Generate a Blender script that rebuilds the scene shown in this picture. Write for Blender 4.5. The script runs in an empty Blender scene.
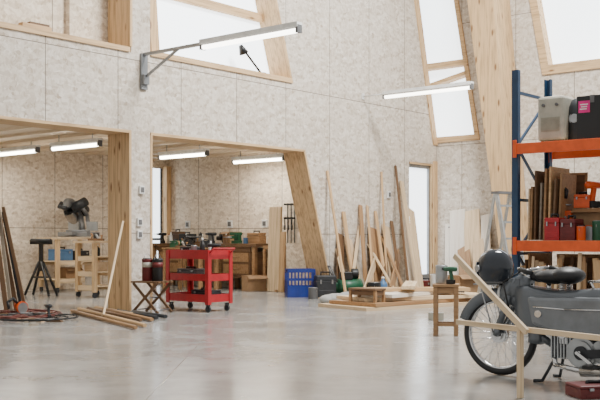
import bpy, bmesh, math, random
from mathutils import Vector, Matrix
random.seed(11)
H=1.05; F=957.0; HZ=238.0
col=bpy.context.scene.collection
I4=Matrix.Identity(4)
AA=math.atan2(.7688,.6395)
FA=Matrix.Translation((-2.43,13.77,0))@Matrix.Rotation(AA,4,'Z')     # long wall frame: x along wall, +y behind it
FB=FA@Matrix.Translation((8.31,0,0))@Matrix.Rotation(-math.pi/2,4,'Z')  # far wall frame
AB=AA-math.pi/2

# ---------- surveying helpers (floor / wall coordinates) ----------
def FL(px,py):
    Y=H*F/(py-HZ); return ((px-300)/F*Y,Y)
def ux(fr,px,y=0):
    r=(px-300)/F
    P=fr@Vector((0,y,0)); d=fr.to_3x3()@Vector((1,0,0))
    return (r*P.y-P.x)/(d.x-r*d.y)
def zz(fr,x,y,py):
    P=fr@Vector((x,y,0)); return H+(HZ-py)/F*P.y

# ---------- materials ----------
MC={}
def newmat(name):
    m=bpy.data.materials.new(name); m.use_nodes=True
    nt=m.node_tree; b=nt.nodes['Principled BSDF']
    return m,nt,b
def ramp(nt,fac,stops):
    r=nt.nodes.new('ShaderNodeValToRGB')
    e=r.color_ramp.elements
    while len(e)<len(stops): e.new(.5)
    for i,(p,c) in enumerate(stops):
        e[i].position=p; e[i].color=(*c,1)
    nt.links.new(fac,r.inputs['Fac']); return r.outputs['Color']
def mapping(nt,scale,coord='Object'):
    t=nt.nodes.new('ShaderNodeTexCoord'); mp=nt.nodes.new('ShaderNodeMapping')
    mp.inputs['Scale'].default_value=scale
    nt.links.new(t.outputs[coord],mp.inputs['Vector']); return mp.outputs['Vector']
def noise(nt,vec,scale,detail=4,rough=.55):
    n=nt.nodes.new('ShaderNodeTexNoise'); n.inputs['Scale'].default_value=scale
    n.inputs['Detail'].default_value=detail; n.inputs['Roughness'].default_value=rough
    nt.links.new(vec,n.inputs['Vector']); return n.outputs['Fac']
def mix(nt,fac,a,b,mode='MIX'):
    m=nt.nodes.new('ShaderNodeMix'); m.data_type='RGBA'; m.blend_type=mode
    for s,v in ((m.inputs[0],fac),(m.inputs[6],a),(m.inputs[7],b)):
        if isinstance(v,(int,float)): s.default_value=v
        elif isinstance(v,tuple): s.default_value=(*v,1)
        else: nt.links.new(v,s)
    return m.outputs[2]
def math_(nt,op,a,b=0):
    m=nt.nodes.new('ShaderNodeMath'); m.operation=op
    for s,v in ((m.inputs[0],a),(m.inputs[1],b)):
        if isinstance(v,(int,float)): s.default_value=v
        else: nt.links.new(v,s)
    return m.outputs[0]
def bump(nt,b,h,strength,dist=.01):
    n=nt.nodes.new('ShaderNodeBump'); n.inputs['Strength'].default_value=strength; n.inputs['Distance'].default_value=dist
    nt.links.new(h,n.inputs['Height']); nt.links.new(n.outputs['Normal'],b.inputs['Normal'])
def mat(name,c,rough=.55,metal=0,var=.12):
    if name in MC: return MC[name]
    m,nt,b=newmat(name)
    f=noise(nt,mapping(nt,(1,1,1)),9,5)
    d=tuple(max(0,x*(1-var*1.6)) for x in c); l=tuple(min(1,x*(1+var)) for x in c)
    nt.links.new(ramp(nt,f,[(.3,d),(.7,l)]),b.inputs['Base Color'])
    b.inputs['Roughness'].default_value=rough; b.inputs['Metallic'].default_value=metal
    MC[name]=m; return m
def wood(name,c,axis=0,knots=False,rough=.6,dk=.66):
    if name in MC: return MC[name]
    m,nt,b=newmat(name)
    s=[16,16,16]; s[axis]=.9
    f=noise(nt,mapping(nt,tuple(s)),1.6,6,.6)
    dark=(c[0]*dk,c[1]*dk*.93,c[2]*dk*.84)
    cc=ramp(nt,f,[(.3,dark),(.52,c),(.75,tuple(min(1,x*1.12) for x in c))])
    if knots:
        s2=[7,7,7]; s2[axis]=2.2
        v=nt.nodes.new('ShaderNodeTexVoronoi'); v.inputs['Scale'].default_value=1.0
        nt.links.new(mapping(nt,tuple(s2)),v.inputs['Vector'])
        k=ramp(nt,v.outputs['Distance'],[(.09,(1,1,1)),(.20,(0,0,0))])
        cc=mix(nt,k,cc,(c[0]*.33,c[1]*.24,c[2]*.17))
        sp=nt.nodes.new('ShaderNodeSeparateXYZ'); t=nt.nodes.new('ShaderNodeTexCoord'); nt.links.new(t.outputs['Object'],sp.inputs[0])
        ln=math_(nt,'LESS_THAN',math_(nt,'PINGPONG',math_(nt,'ADD',sp.outputs[1],20),.07),.0035)
        cc=mix(nt,ln,cc,(c[0]*.55,c[1]*.48,c[2]*.4))
    nt.links.new(cc,b.inputs['Base Color']); b.inputs['Roughness'].default_value=rough
    MC[name]=m; return m
def emit(name,c,s):
    if name in MC: return MC[name]
    m,nt,b=newmat(name); b.inputs['Base Color'].default_value=(*c,1)
    f=noise(nt,mapping(nt,(1,1,1)),.6,2)
    nt.links.new(ramp(nt,f,[(.3,tuple(x*.93 for x in c)),(.7,c)]),b.inputs['Emission Color'])
    b.inputs['Emission Strength'].default_value=s; MC[name]=m; return m
def osb(name,zoff=3.62,xoff=2.2,tint=(1,1,1)):
    m,nt,b=newmat(name)
    vec=mapping(nt,(1,1,1)); 
    dn=nt.nodes.new('ShaderNodeTexNoise'); dn.inputs['Scale'].default_value=12; nt.links.new(vec,dn.inputs['Vector'])
    vm=nt.nodes.new('ShaderNodeVectorMath'); vm.operation='MULTIPLY_ADD'; vm.inputs[1].default_value=(.09,.09,.09)
    nt.links.new(dn.outputs['Color'],vm.inputs[0]); nt.links.new(vec,vm.inputs[2])
    def vor(sc,sx,sz):
        mp=nt.nodes.new('ShaderNodeMapping'); mp.inputs['Scale'].default_value=(sx,1,sz); nt.links.new(vm.outputs[0],mp.inputs['Vector'])
        v=nt.nodes.new('ShaderNodeTexVoronoi'); v.inputs['Scale'].default_value=sc; nt.links.new(mp.outputs[0],v.inputs['Vector'])
        s=nt.nodes.new('ShaderNodeSeparateColor'); nt.links.new(v.outputs['Color'],s.inputs[0]); return s.outputs[0]
    a=vor(11.5,1,2.0); c=vor(19,2.0,1)
    t=tint
    q=lambda r,g,bb:(min(1,r*t[0]),min(1,g*t[1]),min(1,bb*t[2]))
    ca=ramp(nt,a,[(.0,q(.31,.235,.165)),(.3,q(.52,.445,.36)),(.7,q(.63,.565,.485)),(1,q(.77,.72,.65))])
    cb=ramp(nt,c,[(.0,q(.36,.285,.21)),(.3,q(.545,.48,.40)),(1,q(.68,.625,.55))])
    cc=mix(nt,.5,ca,cb)
    big=noise(nt,vec,.7,3)
    cc=mix(nt,.10,cc,ramp(nt,big,[(.3,q(.50,.44,.37)),(.7,q(.65,.595,.53))]))
    sp=nt.nodes.new('ShaderNodeSeparateXYZ'); nt.links.new(vec,sp.inputs[0])
    sx=math_(nt,'LESS_THAN',math_(nt,'PINGPONG',math_(nt,'ADD',sp.outputs[0],-xoff+12.2),.61),.0065)
    sz=math_(nt,'LESS_THAN',math_(nt,'PINGPONG',math_(nt,'ADD',sp.outputs[2],-zoff+25),1.25),.006)
    sm=math_(nt,'MAXIMUM',sx,sz)
    cc=mix(nt,sm,cc,(.16,.13,.10))
    nt.links.new(cc,b.inputs['Base Color']); b.inputs['Roughness'].default_value=.75
    return m
M_OSB=osb('whitewashed_strand_board'); M_OSB2=osb('strand_board_far',2.98,.6); M_OSB3=osb('strand_board_back_lit',1.25,.3,(1.2,1.16,1.09))  # back copy tinted lighter: side-room brightness put into its colour
def floor_mat():
    m,nt,b=newmat('polished_concrete'); vec=mapping(nt,(1,1,1))
    n1=noise(nt,vec,.5,6,.62); n2=noise(nt,vec,6,9,.72); n3=noise(nt,vec,1.7,7,.65)
    cc=mix(nt,.40,ramp(nt,n1,[(.36,(.225,.219,.205)),(.64,(.36,.352,.335))]),ramp(nt,n2,[(.3,(.21,.205,.192)),(.7,(.37,.362,.345))]))
    cc=mix(nt,.32,cc,ramp(nt,n3,[(.37,(.195,.19,.178)),(.6,(.37,.362,.345))]))
    sp=nt.nodes.new('ShaderNodeSeparateXYZ'); nt.links.new(vec,sp.inputs[0])
    j=math_(nt,'LESS_THAN',math_(nt,'PINGPONG',math_(nt,'ADD',sp.outputs[0],31.0),3.0),.004)
    cc=mix(nt,j,cc,(.15,.145,.14))
    nt.links.new(cc,b.inputs['Base Color'])
    nt.links.new(math_(nt,'ADD',math_(nt,'MULTIPLY',n3,.26),.06),b.inputs['Roughness'])
    b.inputs['IOR'].default_value=1.62
    bump(nt,b,n1,.08,.02); return m
GLU=wood('glulam',(.60,.405,.215),2,True,.6,.58); GLX=wood('glulam_x',(.60,.405,.215),0,True,.6,.58)
PINE=wood('pine',(.54,.35,.18)); PINEZ=wood('pine_upright',(.58,.40,.22),2); PALE=wood('pale_spruce',(.68,.52,.33)); TAN=wood('tan_plank',(.33,.19,.09))
BRN=wood('brown_board',(.14,.075,.035)); GREYW=wood('weathered_plank',(.28,.235,.18)); WHT=wood('white_board',(.72,.66,.58),0,False,.6,.9); PLY=wood('plywood',(.59,.44,.275),0,False,.6,.82)
JOI=wood('ceiling_timber',(.72,.60,.45),1,False,.6,.9)
RED=mat('red_enamel',(.36,.010,.016),.38); ORG=mat('orange_enamel',(.68,.09,.01),.4); BLU=mat('dark_blue_enamel',(.010,.04,.095),.4)
CRB=mat('blue_plastic',(.012,.03,.20),.4); BLK=mat('black_rubber',(.007,.007,.008),.45); DGR=mat('dark_grey_metal',(.03,.033,.037),.45,.3)
STL=mat('steel',(.36,.37,.38),.35,.85); CHR=mat('chrome',(.62,.62,.62),.15,1); ALU=mat('aluminium',(.42,.44,.45),.4,.7)
WHP=mat('white_plastic',(.72,.72,.70),.4); CRM=mat('cream_metal',(.42,.40,.33),.5); GRN=mat('green_enamel',(.015,.09,.045),.4); BODY=mat('grey_blue_paint',(.125,.138,.152),.28,.35,.05)
CARD=mat('cardboard',(.29,.175,.09),.8); MAG=mat('magenta_label',(.70,.015,.22),.5); GRY=mat('mid_grey_plastic',(.11,.11,.112),.5); YEL=mat('yellow_plastic',(.65,.4,.02),.45)
MAR=mat('dark_red_paint',(.12,.012,.012),.5); BLP=mat('light_blue_plastic',(.06,.15,.30),.5); LGR=mat('machine_grey',(.24,.25,.26),.35,.5)
PANE=emit('daylight_pane',(.88,.95,1.0),3.2); TUBE=emit('fluorescent_tube',(1,.96,.86),9); TUBE2=emit('fluorescent_tube_indoor',(1,.92,.78),18)

# ---------- mesh builder ----------
class MB:
    def __init__(s): s.bm=bmesh.new()
    def _mi(s,verts,mi,sm=False):
        fs={f for v in verts for f in v.link_faces}
        for f in fs: f.material_index=mi; 
        return fs
    def box(s,c,d,rot=None,mi=0):
        M=Matrix.Translation(c)
        if rot is not None: M=M@(rot if isinstance(rot,Matrix) else Matrix.Rotation(rot,4,'Z'))
        M=M@Matrix.Diagonal((d[0],d[1],d[2],1))
        r=bmesh.ops.create_cube(s.bm,size=1,matrix=M); s._mi(r['verts'],mi); return s
    def cyl(s,p,q,r,r2=None,seg=14,mi=0,cap=True):
        p=Vector(p);q=Vector(q);d=q-p;L=d.length
        if L<1e-6: return s
        M=Matrix.Translation((p+q)/2)@d.to_track_quat('Z','Y').to_matrix().to_4x4()
        o=bmesh.ops.create_cone(s.bm,cap_ends=cap,segments=seg,radius1=r,radius2=r if r2 is None else r2,depth=L,matrix=M)
        for f in s._mi(o['verts'],mi):
            f.smooth=len(f.verts)==4 or len(f.verts)==3
        return s
    def ball(s,c,r,mi=0,seg=16):
        if isinstance(r,(int,float)): r=(r,r,r)
        M=Matrix.Translation(c)@Matrix.Diagonal((r[0],r[1],r[2],1))
        o=bmesh.ops.create_uvsphere(s.bm,u_segments=seg,v_segments=max(6,seg//2),radius=1,matrix=M)
        for f in s._mi(o['verts'],mi): f.smooth=True
        return s
    def path(s,pts,r,seg=8,mi=0):
        for a,b in zip(pts,pts[1:]): s.cyl(a,b,r,seg=seg,mi=mi)
        for a in pts[1:-1]: s.ball(a,r,mi,8)
        return s
    def torus(s,c,R,r,axis='Y',n=40,k=10,mi=0,a0=0,a1=2*math.pi,sy=1):
        full=abs(a1-a0-2*math.pi)<1e-4; rings=[]
        cnt=n if full else n+1
        for i in range(cnt):
            a=a0+(a1-a0)*i/n; ring=[]
            for j in range(k):
                b=2*math.pi*j/k; rr=R+r*math.cos(b); h=r*math.sin(b)*sy
                if axis=='Y': v=(rr*math.cos(a),h,rr*math.sin(a))
                elif axis=='X': v=(h,rr*math.cos(a),rr*math.sin(a))
                else: v=(rr*math.cos(a),rr*math.sin(a),h)
                ring.append(s.bm.verts.new(Vector(c)+Vector(v)))
            rings.append(ring)
        m=len(rings)
        for i in range(m if full else m-1):
            A=rings[i];B=rings[(i+1)%m]
            for j in range(k):
                f=s.bm.faces.new((A[j],A[(j+1)%k],B[(j+1)%k],B[j])); f.smooth=True; f.material_index=mi
        return s
    def prism(s,poly,y0,y1,mi=0,mside=None):
        a=[s.bm.verts.new((x,y0,z)) for x,z in poly]; b=[s.bm.verts.new((x,y1,z)) for x,z in poly]
        f1=s.bm.faces.new(a); f2=s.bm.faces.new(b[::-1]); f1.material_index=f2.material_index=mi
        n=len(poly)
        for i in range(n):
            f=s.bm.faces.new((a[i],b[i],b[(i+1)%n],a[(i+1)%n])); f.material_index=mi if mside is None else mside
        return s
    def loft(s,secs,mi=0,seg=16,pw=.75):
        rings=[]
        for x,zc,hh,hw in secs:
            rg=[]
            for j in range(seg):
                a=2*math.pi*j/seg; ca=math.cos(a);sa=math.sin(a)
                rg.append(s.bm.verts.new((x,hw*math.copysign(abs(ca)**pw,ca),zc+hh*math.copysign(abs(sa)**pw,sa))))
            rings.append(rg)
        for A,B in zip(rings,rings[1:]):
            for j in range(seg):
                f=s.bm.faces.new((A[j],A[(j+1)%seg],B[(j+1)%seg],B[j])); f.smooth=True; f.material_index=mi
        for R in(rings[0],rings[-1]): s.bm.faces.new(R).material_index=mi
        return s
    def lathe(s,prof,c=(0,0,0),seg=20,mi=0):
        c=Vector(c); rings=[]
        for r,z in prof:
            rings.append([s.bm.verts.new(c+Vector((r*math.cos(2*math.pi*j/seg),r*math.sin(2*math.pi*j/seg),z))) for j in range(seg)])
        for A,B in zip(rings,rings[1:]):
            for j in range(seg):
                f=s.bm.faces.new((A[j],A[(j+1)%seg],B[(j+1)%seg],B[j])); f.smooth=True; f.material_index=mi
        for R in (rings[0],rings[-1]):
            try: f=s.bm.faces.new(R); f.material_index=mi
            except: pass
        return s
    def out(s,name,mats,parent=None,M=None,bevel=0,label=None,sub=0):
        bmesh.ops.recalc_face_normals(s.bm,faces=s.bm.faces)
        me=bpy.data.meshes.new(name); s.bm.to_mesh(me); s.bm.free()
        if not isinstance(mats,(list,tuple)): mats=[mats]
        for m in mats: me.materials.append(m)
        o=bpy.data.objects.new(name,me); col.objects.link(o)
        if parent is not None: o.parent=parent
        if M is not None: o.matrix_local=M
        if bevel:
            b=o.modifiers.new('bevel','BEVEL'); b.width=bevel; b.segments=2; b.limit_method='ANGLE'
        if label: o['label']=label
        return o
def meta(o,label,cat,group=None):
    o['label']=label; o['category']=cat
    if group: o['group']=group
    return o
def root(name,label,cat,M,group=None):
    o=bpy.data.objects.new(name,None); o.empty_display_size=.1; col.objects.link(o); o.matrix_world=M
    return meta(o,label,cat,group)
def TR(x,y,z=0,r=0): return Matrix.Translation((x,y,z))@Matrix.Rotation(r,4,'Z')
def PF(px,py,r=0,z=0):
    x,y=FL(px,py); return TR(x,y,z,r)
def struct(o): o['kind']='structure'; return o

# ================= SETTING =================
b=MB(); b.box((0,14,-.05),(44,44,.1)); struct(b.out('floor',floor_mat()))
HD=2.60; SL=3.72
sl=lambda z:4.74-.311*z
b=MB()
for p in ([(-7,HD),(sl(HD),HD),(sl(SL),SL),(-7,SL)],[(0,0),(.36,0),(.36,HD),(0,HD)],[(0,SL),(.36,SL),(.36,8),(0,8)],
          [(-7,0),(-2.7,0),(-2.7,HD),(-7,HD)],
          [(sl(0),0),(7.25,0),(7.25,HD),(sl(HD),HD)],[(8.15,0),(8.31,0),(8.31,HD),(8.15,HD)],
          [(sl(HD),HD),(8.31,HD),(8.31,3.0),(sl(3),3.0)],[(sl(3),3.0),(8.31,3.0),(7.06,8),(sl(8),8)]):
    b.prism(p,0,.45)
struct(b.out('wall_left',M_OSB,M=FA))
e1=lambda z:1.02-.17*(z-3.05)
e2=lambda z:2.40-.182*(z-4.22)
b=MB()
b.prism([(-2.5,0),(7,0),(7,3.05),(-2.5,3.05)],0,.35)
b.prism([(e1(3.05),3.05),(7,3.05),(7,4.22),(e1(4.22),4.22)],0,.35)
b.prism([(e1(4.22),4.22),(e2(4.22),4.22),(e2(8),8),(e1(8),8)],0,.35)
struct(b.out('wall_right',M_OSB2,M=FB))
b=MB(); b.prism([(-7,0),(5.28,0),(5.28,2.82),(-7,2.82)],5.6,5.75); b.prism([(5.28,0),(5.64,0),(5.64,.1),(5.28,.1)],5.6,5.75); b.prism([(5.28,2.62),(5.64,2.62),(5.64,2.82),(5.28,2.82)],5.6,5.75); b.prism([(5.64,0),(5.95,0),(5.95,2.82),(5.64,2.82)],5.6,5.75)
struct(b.out('wall_back',M_OSB3,M=FA))
b=MB(); b.prism([(-5.6,0),(-.452,0),(-.452,2.82),(-5.6,2.82)],0,.15)
struct(b.out('wall_end',M_OSB3,M=FA@Matrix.Translation((5.8,0,0))@Matrix.Rotation(-math.pi/2,4,'Z')))
b=MB(); b.box((-.6,3.1,2.885),(12.8,5.29,.13))
for i in range(20): b.box((-6.4+i*.62,3.1,2.80),(.07,5.29,.05),mi=0)
struct(b.out('ceiling',JOI,M=FA))
b=MB(); b.prism([(-7,SL),(-.70,SL),(-.70,8),(-7,8)],.60,.70); b.prism([(-.70,SL),(.02,SL),(.02,8),(-.70,8)],.50,.70); struct(b.out('wall_upper',M_OSB3,M=FA))
tn=[0]
def trim(mb,mats,M=FA,bev=0):
    tn[0]+=1; return struct(mb.out('trim_%d'%tn[0],mats,M=M,bevel=bev))
b=MB(); b.box((-.02,.23,HD/2),(.04,.48,HD)); trim(b,GLU)
b=MB(); b.box((-1.37,.23,HD-.02),(2.66,.48,.04)); trim(b,GLX)
b=MB(); b.box((2.15,.23,HD-.02),(3.56,.48,.04)); trim(b,GLX)
b=MB(); b.prism([(sl(0)-.04,0),(sl(0),0),(sl(HD),HD),(sl(HD)-.04,HD)],-.01,.47); trim(b,GLU)
b=MB(); b.box((.38,.23,HD/2-.02),(.04,.48,HD-.04)); trim(b,GLU)
b=MB(); b.box((-3.52,.22,SL+.035),(6.96,.5,.07)); trim(b,GLX)
b=MB(); b.box((-.02,.22,5.9),(.04,.5,4.2)); trim(b,GLU)
b=MB(); b.prism([(.36,SL),(sl(SL),SL),(sl(SL+.08),SL+.08),(.36,SL+.08)],-.03,.47); trim(b,GLX)
b=MB(); b.prism([(sl(3.8)-.04,3.8),(sl(3.8),3.8),(sl(8),8),(sl(8)-.04,8)],-.03,.47); trim(b,GLU)
b=MB(); b.prism([(.50,3.8),(.66,3.8),(.54,5.3),(.37,5.3)],.12,.33); trim(b,GLU)
b=MB(); b.prism([(8.31,3.0),(7.06,8),(6.9,8),(8.15,3.0)],-.03,.46); trim(b,GLU)
b=MB(); b.box((8.13,.23,HD/2),(.04,.45,HD)); trim(b,GLU)
b=MB(); b.box((8.225,-.012,HD/2+.03),(.16,.02,HD+.06)); trim(b,GLU)
b=MB(); b.box((7.70,.23,HD-.02),(.82,.45,.04)); trim(b,GLX)
b=MB(); b.box((5.72,5.52,1.34),(.14,.14,2.66)); trim(b,GLU)
b=MB(); b.prism([(1.94,0),(2.21,0),(1.50,8),(.80,8)],-.70,-.004); trim(b,GLU,FB,.01)
def window(n,poly,y,frames,M,fm=GLX,fy=(0,.12)):
    b=MB(); b.prism(poly,y,y+.02); o=struct(b.out('window_%d'%n,PANE,M=M))
    for p in frames:
        b=MB(); b.prism(p,fy[0],fy[1]); b.out('window_frame',fm,parent=o)
window(1,[(.36,3.8),(sl(3.8)-.05,3.8),(sl(8)-.05,8),(.36,8)],.42,
   [[(.40,4.76),(sl(4.76)-.04,4.76),(sl(4.90)-.04,4.90),(.40,4.90)],[(.5,3.8),(sl(3.8)-.05,3.8),(sl(3.84)-.05,3.84),(.5,3.84)]],FA,GLX,(.34,.415))
window(2,[(-2.5,3.05),(e1(3.05),3.05),(e1(8),8),(-2.5,8)],.2,
   [[(-2.4,3.05),(e1(3.05),3.05),(e1(3.17),3.17),(-2.4,3.17)],[(e1(3.17)-.10,3.17),(e1(3.17),3.17),(e1(8),8),(e1(8)-.10,8)],
    [(-2.4,4.62),(e1(4.62)-.1,4.62),(e1(4.74)-.1,4.74),(-2.4,4.74)],[(-.6,4.15),(e1(4.15)-.1,4.42),(e1(4.15)-.1,4.50),(-.6,4.23)]],FB,GLX,(-.03,.19))
window(3,[(e2(4.22),4.22),(7,4.22),(7,8),(e2(8),8)],.2,
   [[(e2(4.22),4.22),(7,4.22),(7,4.40),(e2(4.4),4.40)],[(e2(4.4),4.4),(e2(4.4)+.16,4.4),(e2(8)+.16,8),(e2(8),8)],[(4.9,4.4),(5.02,4.4),(5.02,8),(4.9,8)]],FB,GLX,(-.04,.19))
window(4,[(5.28,.1),(5.64,.1),(5.64,2.62),(5.28,2.62)],5.64,[[(5.28,.1),(5.31,.1),(5.31,2.62),(5.28,2.62)],[(5.61,.1),(5.64,.1),(5.64,2.62),(5.61,2.62)],[(5.31,1.0),(5.61,1.0),(5.61,1.05),(5.31,1.05)]],FA,DGR,(5.60,5.635))
b=MB(); b.prism([(7.25,0.02),(8.11,0.02),(8.11,2.55),(7.25,2.55)],.10,.12)
d=struct(b.out('door_1',PANE,M=FA))
b=MB()
for p in ([(7.25,0),(7.32,0),(7.32,2.56),(7.25,2.56)],[(8.06,0),(8.11,0),(8.11,2.56),(8.06,2.56)],[(7.32,2.49),(8.06,2.49),(8.06,2.56),(7.32,2.56)],[(7.32,0),(8.06,0),(8.06,.3),(7.32,.3)]): b.prism(p,.05,.095)
b.out('door_frame',LGR,parent=d)
b=MB(); b.cyl((7.38,.095,1.05),(7.38,.02,1.05),.012).cyl((7.38,.02,1.05),(7.5,.02,1.05),.012); b.out('door_handle',STL,parent=d)

# ================= LAMPS =================
def rect_light(M,sx,sy,e,c,name='tube_light'):
    l=bpy.data.lights.new(name,'AREA'); l.shape='RECTANGLE'; l.size=sx; l.size_y=sy; l.energy=e; l.color=c
    o=bpy.data.objects.new(name,l); col.objects.link(o); o.matrix_world=M; return o
def tube_lamp(fr,u,y0,y1,z,tm,label,kind):
    r=root('tube_lamp',label,'lamp',fr@TR(u,0,z),'tube lamps')
    ya,yb=min(y0,y1),max(y0,y1)
    yh=yb if kind!='bracket' else -1.22
    b=MB(); b.prism([(-.055,.10),(.055,.10),(.055,.045),(.035,.02),(-.035,.02),(-.055,.045)],ya,yh); b.out('housing',WHP,parent=r)
    b=MB(); b.cyl((0,ya+.03,0),(0,yh-.03,0),.036,seg=12); b.out('tube',tm,parent=r)
    for y in (ya+.015,yh-.015):
        b=MB(); b.box((0,y,.015),(.09,.035,.10)); b.out('end_cap',GRY,parent=r)
    if kind=='ceiling':
        for y in (ya+.2,yb-.2):
            b=MB(); b.cyl((0,y,.09),(0,y,2.82-z),.01,seg=8); b.out('hanger',STL,parent=r)
        rect_light(fr@TR(u,(ya+yb)/2,z-.045),.07,yb-ya-.1,33,(1,.94,.84))
    if kind=='bracket':
        b=MB(); b.box((0,-.02,-.20),(.12,.035,.52)).box((0,-.68,.05),(.05,1.30,.04)).box((0,-.40,-.12),(.03,.80,.03),Matrix.Rotation(math.radians(-25),4,'X')).box((0,-.05,-.32),(.10,.07,.14))
        b.out('bracket',LGR,parent=r)
    if kind=='thin':
        b=MB(); b.cyl((0,-.005,.06),(0,yb,.06),.012,seg=8).box((0,-.012,.06),(.07,.02,.12)); b.out('bracket',WHP,parent=r)
tube_lamp(FA,.223,-.68,-2.97,3.67,TUBE,'long fluorescent tube lamp on a slim grey wall bracket arm','bracket')
tube_lamp(FA,5.65,-.49,-2.35,3.67,TUBE,'long fluorescent tube lamp held out from the panelled wall','thin')
for u,ya,yb in ((1.04,3.75,5.2),(1.0,1.96,3.28),(3.42,1.9,3.2),(5.15,1.52,2.9),(-1.8,1.96,3.4)):
    tube_lamp(FA,u,ya,yb,2.60,TUBE2,'fluorescent tube lamp under the timber ceiling of the side room','ceiling')

# ================= GENERIC THINGS =================
def board(M,p,q,w,t,m,label,name='wooden_board',cat='board',group='loose timber',side=Vector((0,1,0)),wall=None):
    p=Vector(p);q=Vector(q); L=(q-p).length; x=(q-p).normalized()
    n=(side-side.dot(x)*x).normalized(); y=n.cross(x)
    R=Matrix((x,y,n)).transposed().to_4x4()
    B=MB(); B.box((L/2,0,0),(L,w,t))
    loc=Matrix.Translation(p)@R
    vs=[loc@Vector((a,b_,c)) for a in(0,L) for b_ in(-w/2,w/2) for c in(-t/2,t/2)]
    dz=-min(v.z for v in vs) if p.z<.05 else 0
    dy=0
    if wall is not None: dy=wall-max(v.y for v in vs)
    o=B.out(name,m,M=M@Matrix.Translation((0,dy,dz))@loc,bevel=min(.004,t*.2))
    meta(o,label,cat,group); return o
def stool(M,w,d,h,m,name='stool',label='',low=False,leg=.035,shelf=None,cat='stool',ml=None):
    r=root(name,label,cat,M)
    B=MB(); B.box((0,0,h-.015),(w,d,.03)); B.out('seat' if cat=='stool' else 'table_top',m,parent=r,bevel=.005)
    i=leg*.7; ml=ml or PINEZ
    for sx in(-1,1):
        for sy in(-1,1):
            B=MB(); B.box((sx*(w/2-i),sy*(d/2-i),(h-.031)/2),(leg,leg,h-.031)); B.out('leg',ml,parent=r,bevel=.003)
    B=MB()
    for sy in(-1,1): B.box((0,sy*(d/2-i),h-.07),(w-leg*2.4,.018,.06))
    for sx in(-1,1): B.box((sx*(w/2-i),0,h-.07),(.018,d-leg*2.4,.06))
    B.out('apron',m,parent=r)
    if shelf:
        B=MB()
        for sy in(-1,1): B.box((0,sy*(d/2-i),shelf),(w-leg*2.4,.02,.035))
        for sx in(-1,1): B.box((sx*(w/2-i),0,shelf),(.02,d-leg*2.4,.035))
        B.out('stretcher',m,parent=r)
    return r
def toolbox(M,s,m,label,name='toolbox',hm=BLK):
    w,d,h=s; r=root(name,label,'toolbox',M)
    B=MB(); B.box((0,0,h*.32),(w,d,h*.64)).box((0,-d/2,h*.2),(w*.8,.006,h*.2)); B.out('body',m,parent=r,bevel=.01)
    B=MB(); B.box((0,0,h*.75),(w*1.02,d*1.02,h*.21)); B.out('lid',m,parent=r,bevel=.012)
    B=MB(); B.path([(-w*.22,0,h*.85),(-w*.22,0,h*.98),(w*.22,0,h*.98),(w*.22,0,h*.85)],.012); B.out('handle',hm,parent=r)
    for sx in(-1,1):
        B=MB(); B.box((sx*w*.3,-d/2-.008,h*.62),(w*.08,.014,h*.16)); B.out('latch',STL,parent=r)
    return r
def crate(M,s,m,label,name='crate'):
    w,d,h=s; t=.012; r=root(name,label,'crate',M)
    B=MB(); B.box((0,0,t),(w,d,2*t))
    for sy in(-1,1):
        B.box((0,sy*(d/2-t/2),h-.03),(w,t,.06)).box((0,sy*(d/2-t/2),h*.35),(w,t,.03)).box((0,sy*(d/2-t/2),h*.2),(w,t*.5,h*.4)).box((0,sy*(d/2-t/2),h*.62),(w,t*.5,.03))
        n=9
        for i in range(n): B.box((-w/2+w*i/(n-1)*.97+.01,sy*(d/2-t/2),h/2),(.014,t,h*.98))
    for sx in(-1,1):
        B.box((sx*(w/2-t/2),0,h-.03),(t,d,.06)).box((sx*(w/2-t/2),0,h*.3),(t*.6,d,h*.6))
        for i in range(6): B.box((sx*(w/2-t/2),-d/2+d*i/5*.97+.01,h/2),(t,.014,h*.98))
    B.out('crate_body',m,parent=r)
    for sx in(-1,1):
        B=MB(); B.box((sx*(w/2+.004),0,h-.03),(.01,d*.35,.03)); B.out('handle',m,parent=r)
    return r
def tin(M,rad,h,m,label,name='paint_tin',handle=True,cat='tin'):
    r=root(name,label,cat,M)
    B=MB(); B.lathe([(rad*.97,0),(rad,.006),(rad,h*.9),(rad*1.03,h*.93),(rad*1.03,h*.97),(rad*.98,h*.97)]); B.out('body',m,parent=r)
    B=MB(); B.cyl((0,0,h*.972),(0,0,h),rad*.9,seg=20); B.out('lid',STL,parent=r)
    if handle:
        B=MB(); B.torus((0,0,h*.8),rad*1.04,.004,'X',16,6,0,math.pi,2*math.pi) ; B.out('handle',STL,parent=r)
    return r
def bottle(M,rad,h,m,label,capm=WHP,name='bottle'):
    r=root(name,label,'bottle',M)
    B=MB(); B.lathe([(rad*.9,0),(rad,.01),(rad,h*.6),(rad*.85,h*.7),(rad*.35,h*.82),(rad*.35,h*.9)],seg=14); B.out('body',m,parent=r)
    B=MB(); B.cyl((0,0,h*.9),(0,0,h),rad*.4,rad*.33,12); B.out('cap',capm,parent=r); return r
def cardbox(M,s,label,m=None,name='cardboard_box'):
    w,d,h=s; r=root(name,label,'box',M); m=m or CARD
    B=MB(); t=.006
    B.box((0,0,t/2),(w,d,t))
    for sy in(-1,1): B.box((0,sy*(d/2-t/2),h/2),(w,t,h))
    for sx in(-1,1): B.box((sx*(w/2-t/2),0,h/2),(t,d-2*t,h))
    B.out('body',m,parent=r)
    for sy in(-1,1):
        B=MB(); B.box((0,sy*(d/2+d*.12),h-.02),(w,d*.3,t),Matrix.Rotation(math.radians(-sy*35),4,'X')); B.out('flap',m,parent=r)
    for sx in(-1,1):
        B=MB(); B.box((sx*w*.22,0,h+.004),(w*.42,d*.9,t)); B.out('flap',m,parent=r)
    return r
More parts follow.
